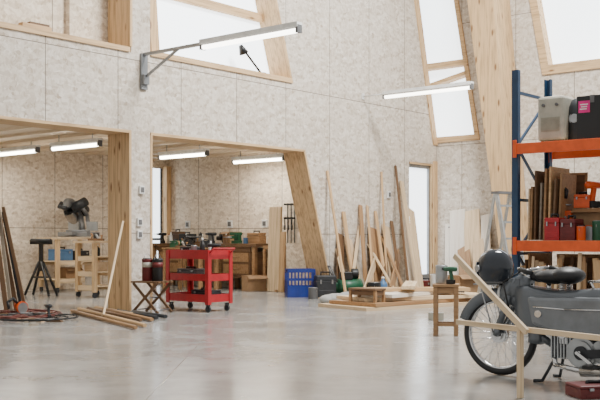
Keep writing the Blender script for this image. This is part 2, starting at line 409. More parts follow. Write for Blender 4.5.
def drill(M,m,label,s=1,name='power_drill'):
    r=root(name,label,'drill',M@Matrix.Scale(s,4))
    B=MB(); B.cyl((-.09,0,.2),(.08,0,.2),.035,.03).ball((-.09,0,.2),(.025,.035,.035)); B.box((-.03,0,.11),(.04,.035,.15),Matrix.Rotation(.2,4,'Y')); B.out('body',m,parent=r,bevel=.004)
    B=MB(); B.box((-.02,0,.03),(.11,.065,.06)); B.out('battery',BLK,parent=r,bevel=.006)
    B=MB(); B.cyl((.08,0,.2),(.13,0,.2),.024,.014).cyl((.13,0,.2),(.21,0,.2),.004); B.out('chuck',DGR,parent=r); return r
def circ_saw(M,m,label):
    r=root('circular_saw',label,'saw',M)
    B=MB(); B.box((0,0,.01),(.30,.15,.012)); B.out('base_plate',ALU,parent=r)
    B=MB(); B.cyl((.0,-.02,.09),(.0,.02,.09),.085,seg=24).cyl((0,.02,.11),(0,.14,.11),.05,.045); B.out('body',m,parent=r)
    B=MB(); B.cyl((0,-.028,.085),(0,-.024,.085),.075,seg=24); B.out('blade',STL,parent=r)
    B=MB(); B.path([(-.05,.03,.15),(-.12,.03,.22),(-.2,.03,.17),(-.18,.03,.08)],.02); B.out('handle',BLK,parent=r); return r
def bench_vise(M,label):
    r=root('bench_vise',label,'vise',M)
    B=MB(); B.box((0,0,.03),(.18,.14,.06)).box((0,.03,.12),(.12,.1,.14)).box((0,.06,.2),(.16,.05,.06)); B.out('fixed_jaw',GRN,parent=r,bevel=.008)
    B=MB(); B.box((0,-.1,.2),(.16,.05,.06)).box((0,-.08,.13),(.07,.16,.06)); B.out('moving_jaw',GRN,parent=r,bevel=.006)
    B=MB(); B.cyl((0,-.28,.13),(0,-.12,.13),.014).cyl((-.12,-.27,.13),(.12,-.27,.13),.008); B.out('screw_handle',STL,parent=r); return r
def hand_plane(M,label):
    r=root('hand_plane',label,'plane',M)
    B=MB(); B.box((0,0,.02),(.3,.07,.04)); B.out('sole',BRN,parent=r,bevel=.004)
    B=MB(); B.box((.02,0,.08),(.02,.05,.1),Matrix.Rotation(-.6,4,'Y')); B.out('iron',STL,parent=r)
    B=MB(); B.cyl((.11,0,.04),(.11,0,.08),.012).ball((.11,0,.09),.022); B.out('knob',TAN,parent=r)
    B=MB(); B.path([(-.09,0,.04),(-.07,0,.1),(-.1,0,.13)],.015); B.out('handle',TAN,parent=r); return r
def socket(M,label,w=.09,h=.12):
    r=root('wall_socket',label,'socket',M,'wall sockets and switches')
    B=MB(); B.box((0,-.02,0),(w,.038,h)); B.out('housing',WHP,parent=r,bevel=.006)
    B=MB(); B.box((0,-.042,0),(w*.65,.006,h*.6)); B.out('cover',GRY,parent=r)

for u,z in ((.18,1.75),(.14,1.28),(.14,1.10)): socket(FA@TR(u,0,z),'small pale switch box on the panelled pier')
socket(FA@TR(6.5,0,1.9),'small grey socket on the panelled wall',.1,.14)
for w,z in ((.35,1.25),(.62,1.25)): socket(FB@TR(w,0,z),'grey double socket on the far panelled wall',.14,.12)
FE=FA@Matrix.Translation((5.8,0,0))@Matrix.Rotation(-math.pi/2,4,'Z')
for w in (-4.9,-3.6,-2.6): socket(FE@TR(w,0,1.35),'dark socket box above the workbench',.14,.16)
r=root('wood_offcut','short timber block resting on the upper sill','offcut',FA@TR(-1.55,.1,SL+.071))
B=MB(); B.box((0,0,.035),(.45,.10,.07)); B.out('block',PINE,parent=r,bevel=.003)
B=MB(); B.box((.05,0,.085),(.3,.07,.03)); B.out('lath',BRN,parent=r)
r=root('clamp_lamp','black articulated lamp resting on the upper sill','lamp',FA@TR(2.95,.15,SL+.081))
B=MB(); B.cyl((0,0,0),(0,0,.03),.09); B.out('base',BLK,parent=r)
B=MB(); B.path([(0,0,.03),(-.22,0,.2),(-.5,0,.42)],.018); B.out('arm',BLK,parent=r)
B=MB(); B.cyl((-.5,0,.42),(-.42,0,.3),.03,.08,14); B.out('lamp_shade',BLK,parent=r)

# ================= BACK ROOM =================
def rolling_unit(M,w,d,h,shelves,label,wheels=True,name='rolling_workbench'):
    r=root(name,label,'workbench',M)
    z0=.1
    B=MB(); B.box((0,0,h-.02),(w+.06,d+.06,.04)); B.out('worktop',PLY,parent=r,bevel=.004)
    for sx in(-1,1):
        for sy in(-1,1):
            B=MB(); B.box((sx*(w/2-.035),sy*(d/2-.035),(h-.04+z0)/2),(.07,.07,h-.041-z0)); B.out('leg',PINEZ,parent=r)
            B=MB(); B.cyl((sx*(w/2-.04)-.015,sy*(d/2-.04),.045),(sx*(w/2-.04)+.015,sy*(d/2-.04),.045),.045,seg=16).box((sx*(w/2-.04),sy*(d/2-.04),.085),(.05,.05,.02)); B.out('caster',DGR,parent=r)
    for z in shelves:
        B=MB(); B.box((0,0,z),(w-.01,d-.01,.02)); 
        for sy in(-1,1): B.box((0,sy*(d/2-.02),z-.04),(w-.15,.03,.07))
        B.out('shelf',PALE,parent=r)
    return r
M1=FA@TR(ux(FA,69,4.9),4.9,0); rolling_unit(M1,1.0,.6,1.06,(.25,.6),'wooden rolling workbench with open shelves')
xc,yc=FL(96,297); M2=TR(xc,yc,0,AB); rolling_unit(M2,.54,.5,1.0,(.2,.45,.72),'tall wooden rolling stand with several open tiers')
toolbox(M1@TR(-.2,0,.611),(.4,.25,.26),BLP,'pale blue tool case on the bench shelf')
toolbox(M1@TR(.25,0,.611),(.3,.25,.22),DGR,'dark tool case on the bench shelf')
cardbox(M1@TR(0,0,.261),(.35,.3,.2),'open cardboard box on the lower bench shelf')
cardbox(M2@TR(0,0,.461),(.3,.28,.16),'small open box on the stand',PLY,'wooden_tray')
tin(M2@TR(-.1,-.05,.211),.09,.18,WHP,'white paint tin on the stand shelf')
bottle(M2@TR(.1,-.05,.731),.05,.2,BLK,'dark bottle on the stand shelf')
hand_plane(M2@TR(0,0,1.001,.4),'wooden hand plane on the rolling stand')
tin(M2@TR(-.15,.12,1.001),.05,.14,BLK,'black tin on the rolling stand')
r=root('mitre_saw','metallic grey mitre saw with round blade guard and tilted arm','mitre saw',M1@TR(.24,0,1.061,-math.pi/2+.35)@Matrix.Scale(1.5,4))
B=MB(); B.box((0,0,.04),(.44,.33,.06)).cyl((0,-.02,.07),(0,-.02,.1),.16,seg=24).box((0,-.2,.05),(.14,.16,.04)); B.out('base',LGR,parent=r,bevel=.006)
for sx in(-1,1):
    B=MB(); B.box((sx*.14,.1,.15),(.16,.03,.12)); B.out('fence',ALU,parent=r)
TL=Matrix.Translation((0,.1,.08))@Matrix.Rotation(-.3,4,'Y')@Matrix.Translation((0,-.1,-.08))
B=MB(); B.path([(-.04,.16,.08),(-.04,.2,.32),(-.04,.05,.46)],.04).path([(.06,.16,.1),(.06,.21,.3),(.06,.1,.42)],.028); B.out('arm',LGR,parent=r,M=TL)
B=MB(); B.cyl((-.02,-.05,.35),(-.012,-.05,.35),.165,seg=32); B.out('blade',CHR,parent=r,M=TL)
B=MB(); B.torus((0,-.05,.37),.12,.055,'X',20,8,0,-.1,math.pi-.2).box((0,-.03,.46),(.08,.16,.08)); B.out('blade_guard',LGR,parent=r,M=TL)
B=MB(); B.cyl((.03,.0,.40),(.22,.0,.43),.07,.06,20).path([(-.02,-.2,.48),(-.02,-.28,.42),(.08,-.28,.37)],.024); B.out('motor',DGR,parent=r,M=TL)
B=MB(); B.lathe([(.03,0),(.06,.03),(.065,.15),(.02,.18)]); B.out('dust_bag',DGR,parent=r,M=TL@TR(-.02,.2,.34)@Matrix.Rotation(-1.1,4,'X'))
r=root('roller_stand','black steel folding roller stand on the concrete floor','roller stand',TR(*FL(41,296),0,AB+.15))
B=MB(); B.cyl((-.24,0,1.0),(.24,0,1.0),.04); B.out('roller',DGR,parent=r)
B=MB(); B.box((0,0,.95),(.50,.07,.03)).box((-.255,0,.98),(.012,.05,.07)).box((.255,0,.98),(.012,.05,.07)).box((0,0,.70),(.06,.06,.50)); B.out('post',BLK,parent=r)
for sy in(-1,1):
    for sx in(-1,1):
        B=MB(); B.path([(sx*.03,sy*.02,.62),(sx*.30,sy*.10,.026)],.024); B.ball((sx*.30,sy*.10,.026),.026); B.out('leg',BLK,parent=r)
B=MB(); B.path([(-.15,-.05,.34),(.15,-.05,.34),(.15,.05,.34),(-.15,.05,.34),(-.15,-.05,.34)],.014); B.out('spreader',BLK,parent=r)
r=root('workbench','long dark timber workbench with drawers along the panelled wall','workbench',FA@TR(5.42,3.80,0))
B=MB(); B.box((0,0,.90),(.7,3.2,.07)); B.out('worktop',BRN,parent=r,bevel=.005)
for y in(-1.5,-.5,.5,1.5):
    for x in(-.28,.28):
        B=MB(); B.box((x,y,.432),(.08,.08,.864)); B.out('leg',TAN,parent=r)
B=MB(); B.box((0,0,.25),(.6,3.05,.03)); B.out('shelf',BRN,parent=r)
B=MB(); B.box((-.29,0,.82),(.03,2.8,.1)); B.out('apron',BRN,parent=r)
for i,y in enumerate((-.98,0,.98)):
    B=MB(); B.box((-.02,y,.52),(.5,.8,.5)); B.out('cabinet',BRN,parent=r)
    for z in (.66,.42):
        B=MB(); B.box((-.275,y,z),(.02,.7,.19)); B.cyl((-.29,y-.1,z),(-.29,y+.1,z),.012); B.out('drawer',[TAN,BRN,TAN][i],parent=r)
WB=FA@TR(5.42,3.80,.936)
toolbox(WB@TR(0,-1.3,0,1.5),(.36,.2,.26),TAN,'wooden tool case on the long workbench')
bench_vise(WB@TR(-.22,-.95,0,-math.pi/2),'green bench vise on the workbench')
cardbox(WB@TR(.05,-.55,0,1.2),(.34,.26,.24),'open cardboard box on the workbench')
drill(WB@TR(-.15,-.15,0,2.5),DGR,'dark cordless drill on the workbench')
tin(WB@TR(.1,.1,0),.07,.18,STL,'bare steel tin on the workbench')
tin(WB@TR(-.1,.3,0),.06,.16,STL,'bare metal tin on the workbench')
toolbox(WB@TR(.05,.78,0,1.4),(.36,.22,.24),DGR,'dark grey tool case on the workbench')
bottle(WB@TR(-.15,1.1,0),.04,.24,WHP,'white bottle on the workbench')
bottle(WB@TR(-.1,1.22,0),.04,.2,CRM,'cream bottle on the workbench',RED)
drill(WB@TR(-.1,1.45,0,1.9),BLK,'black cordless drill on the workbench')
circ_saw(WB@TR(.12,.48,0,1.2),GRY,'grey circular saw on the workbench')
hand_plane(WB@TR(-.24,.55,0,1.5),'wooden hand plane on the workbench')
hand_plane(WB@TR(-.26,0.05,0,1.5),'wooden hand plane on the workbench')
bottle(WB@TR(-.22,-.65,0),.035,.2,BRN,'brown bottle on the workbench')
tin(WB@TR(-.22,-1.2,0),.05,.12,BLP,'small blue tin on the workbench')
circ_saw(WB@TR(.1,-.25,0,.6),BLK,'black circular saw on the workbench')
toolbox(WB@TR(.15,1.2,0,1.5),(.3,.2,.3),BRN,'brown wooden tool case on the workbench')
M3=TR(*FL(190,291),0,AB); 
stool(M3,1.1,.5,.86,TAN,'work_table','tan timber work table with stretchers covered in tools',shelf=.3,cat='table',ml=TAN,leg=.06)
for i,(x,y,mm) in enumerate(((-.4,0,GRN),(-.15,.08,BLK),(.4,.05,DGR))): toolbox(M3@TR(x,y,.861,i*.5),(.22,.16,.16),mm,('green','black','dark grey')[i]+' tool case among tools on the work table')
drill(M3@TR(.12,-.08,.861,.8),BLK,'black cordless drill on the work table'); bottle(M3@TR(.2,.15,.861),.035,.26,CRM,'cream glue bottle on the work table')
hand_plane(M3@TR(-.05,-.16,.861,.2),'wooden hand plane on the work table')
bottle(M3@TR(-.27,.15,.861),.035,.28,BLK,'black spray bottle on the work table')
for px,top,w,t,mm,yy in ((273.5,207,.30,.06,PALE,-.75),(281,232,.12,.04,PINE,-.80)):
    x=ux(FE,px,yy); zt=zz(FE,x,yy+.04,top)
    board(FE,(x,yy,0),(x+.02,yy+.05,zt),w,t,mm,'tall solid board standing upright in the side room','wooden_board','board','boards in the side room')
x=ux(FE,276,-.5); r=root('board_rack','low timber stand holding upright boards','rack',FE@TR(x,-.55,0))
for s in(-1,1):
    B=MB(); B.box((s*.26,0,.45),(.05,.05,.9)).box((s*.26,-.06,.02),(.05,.4,.04)); B.out('post',TAN,parent=r)
B=MB(); B.box((0,-.0,.86),(.57,.04,.08)); B.out('rail',TAN,parent=r)
for i in range(3):
    x=ux(FE,287+i*3.5,-.05); r=root('bar_clamp','dark steel bar clamp hanging on the wall','clamp',FE@TR(x,-.03,.95),'bar clamps')
    B=MB(); B.box((0,0,.4),(.02,.012,.8)); B.out('bar',DGR,parent=r)
    B=MB(); B.box((0,-.05,.78),(.025,.12,.04)); B.out('fixed_jaw',BLK,parent=r)
    B=MB(); B.box((0,-.05,.5),(.025,.12,.04)).cyl((0,-.09,.5),(0,-.09,.36),.012).cyl((0,-.09,.36),(0,-.09,.26),.02); B.out('sliding_jaw',BLK,parent=r)
    B=MB(); B.cyl((0,.028,.79),(0,-.01,.79),.008); B.out('hook',STL,parent=r)
cardbox(PF(254,291,.4),(.4,.35,.3),'open cardboard box on the floor by the boards')
# timber trestle just outside the opening view carries leaning bars
tx,ty=FL(-9,312); r=root('timber_trestle','tan timber trestle supporting upright dark bars','trestle',TR(tx,ty,0,0))
for s in(-1,1):
    B=MB(); B.box((-.3+s*.28,0,.66),(.06,.06,1.32)).box((-.3+s*.28,0,.03),(.06,.6,.06)); B.out('post',TAN,parent=r)
B=MB(); B.box((-.25,0,1.29),(.86,.06,.06)); B.out('rail',TAN,parent=r)
for i,(px,py,tpx,mm) in enumerate(((22,311.5,3,DGR),(17,312.5,-2,BRN),(12,313,-1,GREYW),(7,313.5,-5,BRN),(26,312.5,6,BRN))):
    x,y=FL(px,py); tz=1.42+.06*(i%3)
    board(I4,(x,y,0),((tpx-300)/F*(ty-.08),ty-.07-.035*i,tz),.045+.02*(i%2),.03,mm,'dark narrow bar leaning nearly upright on a trestle','timber_bar','bar','dark leaning bars')
board(FA,(-1.0,-.62,0),(-.07,.1,1.25),.07,.03,PALE,'pale lath leaning on the timber post','wooden_lath','lath','loose timber',side=Vector((1,0,.5)))

# ================= FLOOR NEAR POST =================
for i,(a,c,rr,mm) in enumerate((((72,313),(136,330),.026,TAN),((79,311),(145,328),.028,PINE),((88,310),(141,322),.024,BRN),((104,311),(152,322),.028,TAN),((96,309),(133,316),.024,PINE))):
    p=FL(*a);q=FL(*c); L=math.hypot(q[0]-p[0],q[1]-p[1])
    B=MB(); B.cyl((0,0,0),(L,0,0),rr,rr*.85,12).torus((L*.98,0,0),rr*.8,.004,'X',12,6); meta(B.out('round_pole',mm,M=Matrix.Translation((*p,rr+.002))@Matrix.Rotation(math.atan2(q[1]-p[1],q[0]-p[0]),4,'Z')),'thin round timber pole lying on the concrete floor','pole','poles on the floor')
for a,c in (((118,313),(157,320)),((133,314),(166,319))):
    p=FL(*a);q=FL(*c); B=MB(); B.cyl((0,0,0),(Vector((*q,0))-Vector((*p,0))),.025); B.torus((0,0,0),.025,.006,'X',12,6); meta(B.out('pipe',DGR,M=Matrix.Translation((*p,.032))),'dark steel pipe lying on the concrete','pipe','pipes')
B=MB(); pts=[]
for i in range(110):
    a=i*.28; R=.38+.14*math.sin(i*.37); pts.append((R*math.cos(a)*1.3,R*math.sin(a)*1.5,.012+.03*(i/110)+.008*math.sin(i*1.3)))
B.path(pts,.009,6); meta(B.out('extension_cable',mat('red_brown_cable',(.14,.03,.02),.5),M=PF(12,316)),'coiled dark red extension cable on the floor','cable')
B=MB(); pts=[(.3*math.cos(i*.3)*(1+.02*i),.34*math.sin(i*.3)*(1+.01*i),.012+.0006*i) for i in range(60)]; B.path(pts,.010,6); meta(B.out('air_hose',BLK,M=PF(34,320)),'black looped hose lying on the floor','hose')
for i in range(10):
    px=random.uniform(-2,62);py=random.uniform(313,327); l=random.uniform(.1,.3)
    B=MB(); B.prism([(-l/2,0),(l/2,0),(l/2,.03),(-l/2+.03,.03)],-.025,.025)
    meta(B.out('wood_offcut',random.choice([PINE,TAN,GREYW,BRN]),M=PF(px,py,random.uniform(0,3))),'small timber offcut scattered on the concrete','offcut','floor offcuts')
circ_saw(PF(22,314,.8),ORG,'orange circular saw on the floor among cables')
drill(PF(48,318,2.2),DGR,'dark drill standing on the floor among cables',.8)

MS=PF(152,313,AB+.25); r=root('folding_stool','low wooden folding stool with crossed legs','stool',MS)
h=.45
B=MB(); [B.box((0,y,h-.012),(.46,.07,.022)) for y in(-.15,-.05,.05,.15)]; B.out('seat',BRN,parent=r)
for y in(-.17,.17):
    for s in(-1,1):
        B=MB(); B.box((0,y+s*.014,.215),(.59,.022,.035),Matrix.Rotation(s*math.radians(45),4,'Y')); B.out('leg',BRN,parent=r)
B=MB(); B.cyl((0,-.19,.215),(0,.19,.215),.009).cyl((-.17,-.17,.05),(-.17,.17,.05),.01).cyl((.17,-.17,.05),(.17,.17,.05),.01); B.out('rod',STL,parent=r)
for x,y,m1,lb in((-.078,0,MAR,'dark red paint tin with pale band on the folding stool'),(.08,.02,BLK,'black paint tin with red band on the folding stool')):
    r=root('paint_tin',lb,'tin',MS@TR(x,y,h))
    B=MB(); B.lathe([(.07,0),(.074,.006),(.074,.28),(.078,.29),(.078,.305),(.07,.305)]); B.out('body',m1,parent=r)
    B=MB(); B.cyl((0,0,.19),(0,0,.26),.0755,seg=20); B.out('label_band',[CRM,MAR][m1 is BLK],parent=r)
    B=MB(); B.cyl((0,0,.306),(0,0,.318),.066,seg=20); B.out('lid',DGR,parent=r)
    B=MB(); B.torus((0,0,.3),.078,.004,'X',16,6,0,0,math.pi); B.out('handle',STL,parent=r)

cx,cy=(-1.467,13.9); MT=TR(cx,cy,0,AB); r=root('tool_trolley','red steel three-tier tool trolley on casters','trolley',MT)
W,D=.84,.46
for z,rm in((.17,.11),(.47,.10),(.78,.13)):
    B=MB(); B.box((0,0,z),(W,D,.012))
    for sy in(-1,1): B.box((0,sy*D/2,z+rm/2-.03),(W+.012,.012,rm))
    for sx in(-1,1): B.box((sx*W/2,0,z+rm/2-.03),(.012,D,rm))
    B.out('tray',RED,parent=r)
for sx in(-1,1):
    for sy in(-1,1):
        B=MB(); B.box((sx*(W/2-.015),sy*(D/2+.012),.49),(.065,.012,.76)).box((sx*(W/2+.012),sy*(D/2-.015),.49),(.012,.065,.76)); B.out('corner_post',RED,parent=r)
        cc=(sx*(W/2-.04),sy*(D/2-.04)); B=MB(); B.cyl((cc[0],cc[1]-.015,.045),(cc[0],cc[1]+.015,.045),.045,seg=20).box((cc[0],cc[1],.108),(.05,.05,.02)).box((cc[0],cc[1]+.022,.075),(.03,.006,.07)).box((cc[0],cc[1]-.022,.075),(.03,.006,.07)); B.out('caster',DGR,parent=r)
B=MB(); B.path([(W/2,-D/2+.02,.83),(W/2+.09,-D/2+.02,.90),(W/2+.09,D/2-.02,.90),(W/2,D/2-.02,.83)],.013); B.out('handle',RED,parent=r)
bottle(MT@TR(.05,.02,.787),.04,.26,BLK,'black bottle standing in the trolley tray')
bottle(MT@TR(.15,.09,.787),.035,.22,WHP,'white bottle standing in the trolley tray')
toolbox(MT@TR(-.22,.03,.787,.1),(.26,.16,.16),DGR,'small dark tool case in the trolley tray')
tin(MT@TR(-.01,-.09,.787),.045,.16,STL,'metal tin in the trolley tray')
drill(MT@TR(.3,0,.787,.7),BLK,'black drill lying in the trolley tray',.8)
toolbox(MT@TR(-.17,0,.477,.1),(.36,.2,.15),GRY,'grey tool case on the trolley middle shelf')
bottle(MT@TR(.15,0,.477,.1),.035,.18,CRM,'cream bottle on the trolley middle shelf')
toolbox(MT@TR(.15,0,.177,.1),(.38,.22,.15),DGR,'dark grey tool case on the trolley bottom shelf')

# ================= ALONG LONG WALL =================
crate(FA@TR(ux(FA,300,.25),.25,0,-.75),(.50,.40,.50),CRB,'blue plastic crate by the slanted timber post')
P=FA@TR(ux(FA,325,-.25),-.25,0,-.7); toolbox(P,(.34,.28,.46),DGR,'dark grey tool box on the floor by the post')
tin(FA@TR(ux(FA,313,-.3),-.3,0),.08,.2,GRY,'grey tin on the floor beside the crate')
r=root('air_compressor','green wheeled air compressor with black motor','compressor',FA@TR(ux(FA,348,-.5),-.5,0,-.7))
B=MB(); B.cyl((-.22,0,.2),(.22,0,.2),.13,seg=24).ball((-.22,0,.2),(.05,.13,.13)).ball((.22,0,.2),(.05,.13,.13)); B.out('tank',GRN,parent=r)
for s in(-1,1):
    B=MB(); B.cyl((.15,s*.15,.09),(.15,s*.19,.09),.09,seg=24); B.out('wheel',BLK,parent=r)
B=MB(); B.box((-.2,0,.04),(.04,.2,.08)); B.out('foot',BLK,parent=r)
B=MB(); B.box((-.04,0,.38),(.22,.16,.14)).cyl((.06,0,.42),(.18,0,.42),.09); B.out('motor',BLK,parent=r,bevel=.01)
B=MB(); B.path([(-.22,-.1,.28),(-.34,-.1,.55),(-.34,.1,.55),(-.22,.1,.28)],.016); B.out('handle',GRY,parent=r)
LB='timber board leaning against the panelled wall'
tones={PALE.name:'pale spruce',TAN.name:'tan',PINE.name:'pine',BRN.name:'dark brown',WHT.name:'white painted',GREYW.name:'grey weathered',PLY.name:'plywood'}
lean=[(348,330,171,.05,.03,PINE,.75),(389,384,172,.035,.03,PINE,.55),(411,398,166,.05,.03,BRN,.75),(420,404,182,.12,.03,PALE,.75),
 (342,343,236,.20,.03,BRN,.3),(357,346,212,.09,.03,PINE,.45),(361,350,240,.26,.02,PLY,.5),(368,363,206,.10,.03,TAN,.5),
 (376,370,206,.06,.02,PINE,.6),(383,375,230,.30,.03,TAN,.45),(389,378,212,.07,.03,PINE,.65),(397,388,228,.24,.025,PLY,.55),
 (403,394,222,.08,.03,BRN,.62),(413,407,206,.26,.02,WHT,.55),(423,414,212,.22,.02,PALE,.7),(369,355,250,.10,.03,GREYW,.85),
 (399,371,246,.08,.03,PALE,.98),(382,392,248,.12,.03,BRN,.85),(408,384,238,.08,.03,TAN,.92),
 (352,362,228,.07,.03,PALE,.58),(366,381,256,.16,.025,PLY,1.02),(393,402,258,.2,.025,TAN,.95),(350,340,252,.12,.03,PALE,.62)]
for i,(pb,pt,ty,w,t,mm,out) in enumerate(lean):
    ub=ux(FA,pb,-out); ut=ux(FA,pt,-.08); zt=zz(FA,ut,-.08,ty)
    board(FA,(ub,-out,0),(ut,-.06,zt),w,t,mm,tones[mm.name]+' '+LB,group='boards against the long wall',wall=-.008)
for i,(pb,pt,ty,w,t,mm,out) in enumerate([(457,456,211,.36,.03,WHT,.35),(473,470,212,.36,.03,PALE,.45),(448,448,224,.2,.02,WHT,.30),(486,484,216,.2,.03,WHT,.55),(465,461,236,.3,.02,TAN,.65),(478,476,228,.26,.02,PLY,.75)]):
    ub=ux(FB,pb,-out); ut=ux(FB,pt,-.08); zt=zz(FB,ut,-.08,ty)
    board(FB,(ub,-out,0),(ut,-.06,zt),w,t,mm,tones[mm.name]+' sheet leaning against the far wall','board_sheet','board','sheets against the far wall',wall=-.008)
r=root('stepladder','narrow aluminium folding stepladder standing open beside the rack','ladder',PF(503,304,AB+1.25))
ht=1.78
for s in(-1,1):
    B=MB(); B.box((s*.16,-.22,ht/2),(.03,.07,ht*1.03),Matrix.Rotation(math.radians(-13),4,'X')); B.out('rail',ALU,parent=r)
    B=MB(); B.box((s*.16,.22,ht/2),(.025,.045,ht*1.02),Matrix.Rotation(math.radians(13),4,'X')); B.out('rear_leg',ALU,parent=r)
for i in range(6):
    z=.26+i*.26; yy=-.22+(z-ht/2)*math.tan(math.radians(13))
    B=MB(); B.box((0,yy,z),(.30,.09,.03)); B.out('step',ALU,parent=r)
B=MB(); B.box((0,0,ht-.01),(.36,.16,.04)); B.out('top_cap',GRY,parent=r)
stool(PF(367,309,AB),.50,.27,.31,BRN,'low_stool','low wooden stool with dark seat on the concrete floor',leg=.04,ml=TAN)
MS2=PF(446,335,AB+.5); stool(MS2,.28,.25,.555,TAN,'side_stool','brown pine stool with stretchers beside the moped',leg=.045,shelf=.12,ml=TAN)
tin(MS2@TR(-.05,.04,.556),.065,.2,ALU,'shiny metal tin on the brown stool')
drill(MS2@TR(.04,-.06,.556,2.6),GRN,'green and black drill on the brown stool',.8)
for i,(px,py,l,w,rot,mm) in enumerate(((414,305,2.9,1.15,.0,PLY),(412,305,2.6,1.0,.08,TAN),(416,305,2.4,.85,-.12,PALE),(408,305,1.9,.7,.25,WHT),(417,305,1.6,.4,-.5,PINE),(410,304,1.8,.2,.8,PALE))):
    B=MB(); B.prism([(-l/2,0),(l/2,0),(l/2,.05),(-l/2,.05)],-w/2,w/2); B.box((l*.1,0,.052),(l*.6,.03,.006))
    meta(B.out('plywood_sheet',mm,M=PF(px,py,AA-.25+rot,.056*i)),tones[mm.name]+' flat sheet stacked on the concrete floor','plywood','flat sheets on the floor')
tin(PF(436,320),.10,.1,CRM,'low cream tub on the floor',handle=False,name='tub')
toolbox(PF(448,297,.3),(.34,.2,.28),GRY,'grey tool case on the floor near the boards')
cardbox(PF(463,299,.5),(.42,.34,.40),'open cardboard box on the floor by the far wall')
toolbox(PF(425,291.5,-.4),(.36,.22,.26),MAR,'dark red tool case on the floor by the leaning boards')
tin(PF(437,292.5),.13,.36,WHP,'white bucket near the leaning boards',name='bucket',cat='bucket')
tin(PF(374,298),.12,.28,DGR,'dark bucket at the foot of the boards',name='bucket',cat='bucket')
bottle(PF(383,297),.08,.36,BLP,'blue canister among the boards')
toolbox(PF(455,302,-.2),(.3,.2,.22),BLK,'black tool case on the floor near the far wall')
def sack(px,py,m,lb,s=1):
    B=MB(); B.ball((0,0,.07*s),(.26*s,.17*s,.09*s)).ball((.14*s,.05,.08*s),(.17*s,.13*s,.10*s)).ball((-.15*s,-.04,.06*s),(.16*s,.12*s,.08*s)); meta(B.out('cloth_sack',m,M=PF(px,py)),lb,'sack')
sack(338,303,mat('pale_cloth',(.36,.36,.34),.9),'crumpled pale cloth sack on the floor')
sack(362,299,mat('grey_cloth',(.10,.10,.11),.9),'crumpled dark grey sack under the boards',1.1)
sack(388,300,mat('brown_cloth',(.17,.11,.06),.9),'crumpled brown sack under the boards',1.1)
B=MB()
for i in range(90):
    a=random.uniform(0,6.28);R=random.random()**.6*.5; B.box((R*math.cos(a)*1.5,R*math.sin(a),.012+random.random()*.05*(1-R)),(.12,.03,.012),random.uniform(0,3))
o=meta(B.out('wood_shavings',PINE,M=PF(352,298)),'heap of pale shavings and scraps at the wall foot','wood scraps'); o['kind']='stuff'
for i in range(20):
    px=random.uniform(348,392);py=random.uniform(294,302); l=random.uniform(.15,.6)
    B=MB(); B.prism([(-l/2,0),(l/2,0),(l/2,.05),(-l/2+.03,.05)],-.04,.04)
    meta(B.out('wood_offcut',random.choice([PINE,TAN,PALE,BRN]),M=PF(px,py,random.uniform(0,3))),'short timber offcut at the foot of the boards','offcut','offcuts by the boards')

# ================= RACK =================
FR=TR(2.47,11.0,0,AB); r=root('pallet_rack','blue and orange steel storage rack with board shelves','rack',FR)
DR=.9; LR=2.7; HT=2.98
for x in(0,LR):
    for y in(0,DR):
        B=MB(); B.box((x,y,HT/2),(.075,.012,HT)).box((x-.034,y+.03 if y==0 else y-.03,HT/2),(.012,.06,HT)).box((x+.034,y+.03 if y==0 else y-.03,HT/2),(.012,.06,HT)).box((x,y,.006),(.12,.12,.012))
        B.out('upright',BLU,parent=r)
    B=MB(); zs=[.25+i*.62 for i in range(5)]
    for i,z in enumerate(zs):
        B.box((x,DR/2,z),(.025,DR-.06,.035))
        if i<4:
            a=math.atan2(.62,DR-.1)*(1 if i%2 else -1); B.box((x,DR/2,z+.31),(.022,math.hypot(.62,DR-.1),.03),Matrix.Rotation(a,4,'X'))
    B.out('brace',BLU,parent=r)
for z in(.96,2.07):
    for y in(-.02,DR+.02):
        B=MB(); B.box((LR/2,y,z),(LR-.03,.045,.12)).box((.02,y-.026,z),(.05,.01,.2)).box((LR-.02,y-.026,z),(.05,.01,.2)); B.out('beam',ORG,parent=r,bevel=.004)
    B=MB(); B.box((LR/2,DR/2,z+.05),(LR-.09,DR-.05,.025)); B.out('shelf',PLY,parent=r)
def RX(px,y=.1): return ux(FR,px,y)
Z1=1.023; Z2=2.133
x=RX(551); r=root('cream_appliance','boxy cream metal appliance with rounded edges and front grille','appliance',FR@TR(x,.25,Z2))
B=MB(); B.box((0,0,.27),(.32,.34,.5)); B.out('body',CRM,parent=r,bevel=.03)
B=MB(); B.box((.0,-.173,.2),(.22,.006,.16)); [B.box((0,-.178,.14+.03*i),(.2,.006,.01)) for i in range(5)]; B.out('grille',mat('cream_dark',(.3,.28,.22)),parent=r)
for sx in(-1,1):
    B=MB(); B.cyl((sx*.08,-.17,.42),(sx*.08,-.19,.42),.018); B.out('knob',GRY,parent=r)
    for sy in(-1,1):
        B=MB(); B.cyl((sx*.12,sy*.12,0),(sx*.12,sy*.12,.03),.02); B.out('foot',BLK,parent=r)
r=root('grey_shop_lamp','tall dark grey domed work light housing','lamp',FR@TR(RX(571),.3,Z2))
B=MB(); B.lathe([(.11,0),(.12,.03),(.12,.3),(.11,.4),(.07,.48),(.02,.5)]); B.out('housing',DGR,parent=r)
B=MB(); B.torus((0,-.1,.26),.06,.012,'Y',24,8).cyl((0,-.1,.26),(0,-.125,.26),.05); B.out('lens',ALU,parent=r)
x=RX(594); r=root('packed_carton','black carton with a magenta label on its front','box',FR@TR(x,.25,Z2))
B=MB(); B.box((0,0,.24),(.36,.4,.48)); B.out('body',BLK,parent=r,bevel=.006)
B=MB(); B.box((-.09,-.203,.36),(.13,.004,.13)); B.out('label_panel',MAG,parent=r)
B=MB(); B.box((-.09,-.206,.385),(.09,.003,.012)).box((-.09,-.206,.36),(.07,.003,.012)).box((-.1,-.206,.335),(.08,.003,.012)); B.out('label_print',WHP,parent=r)
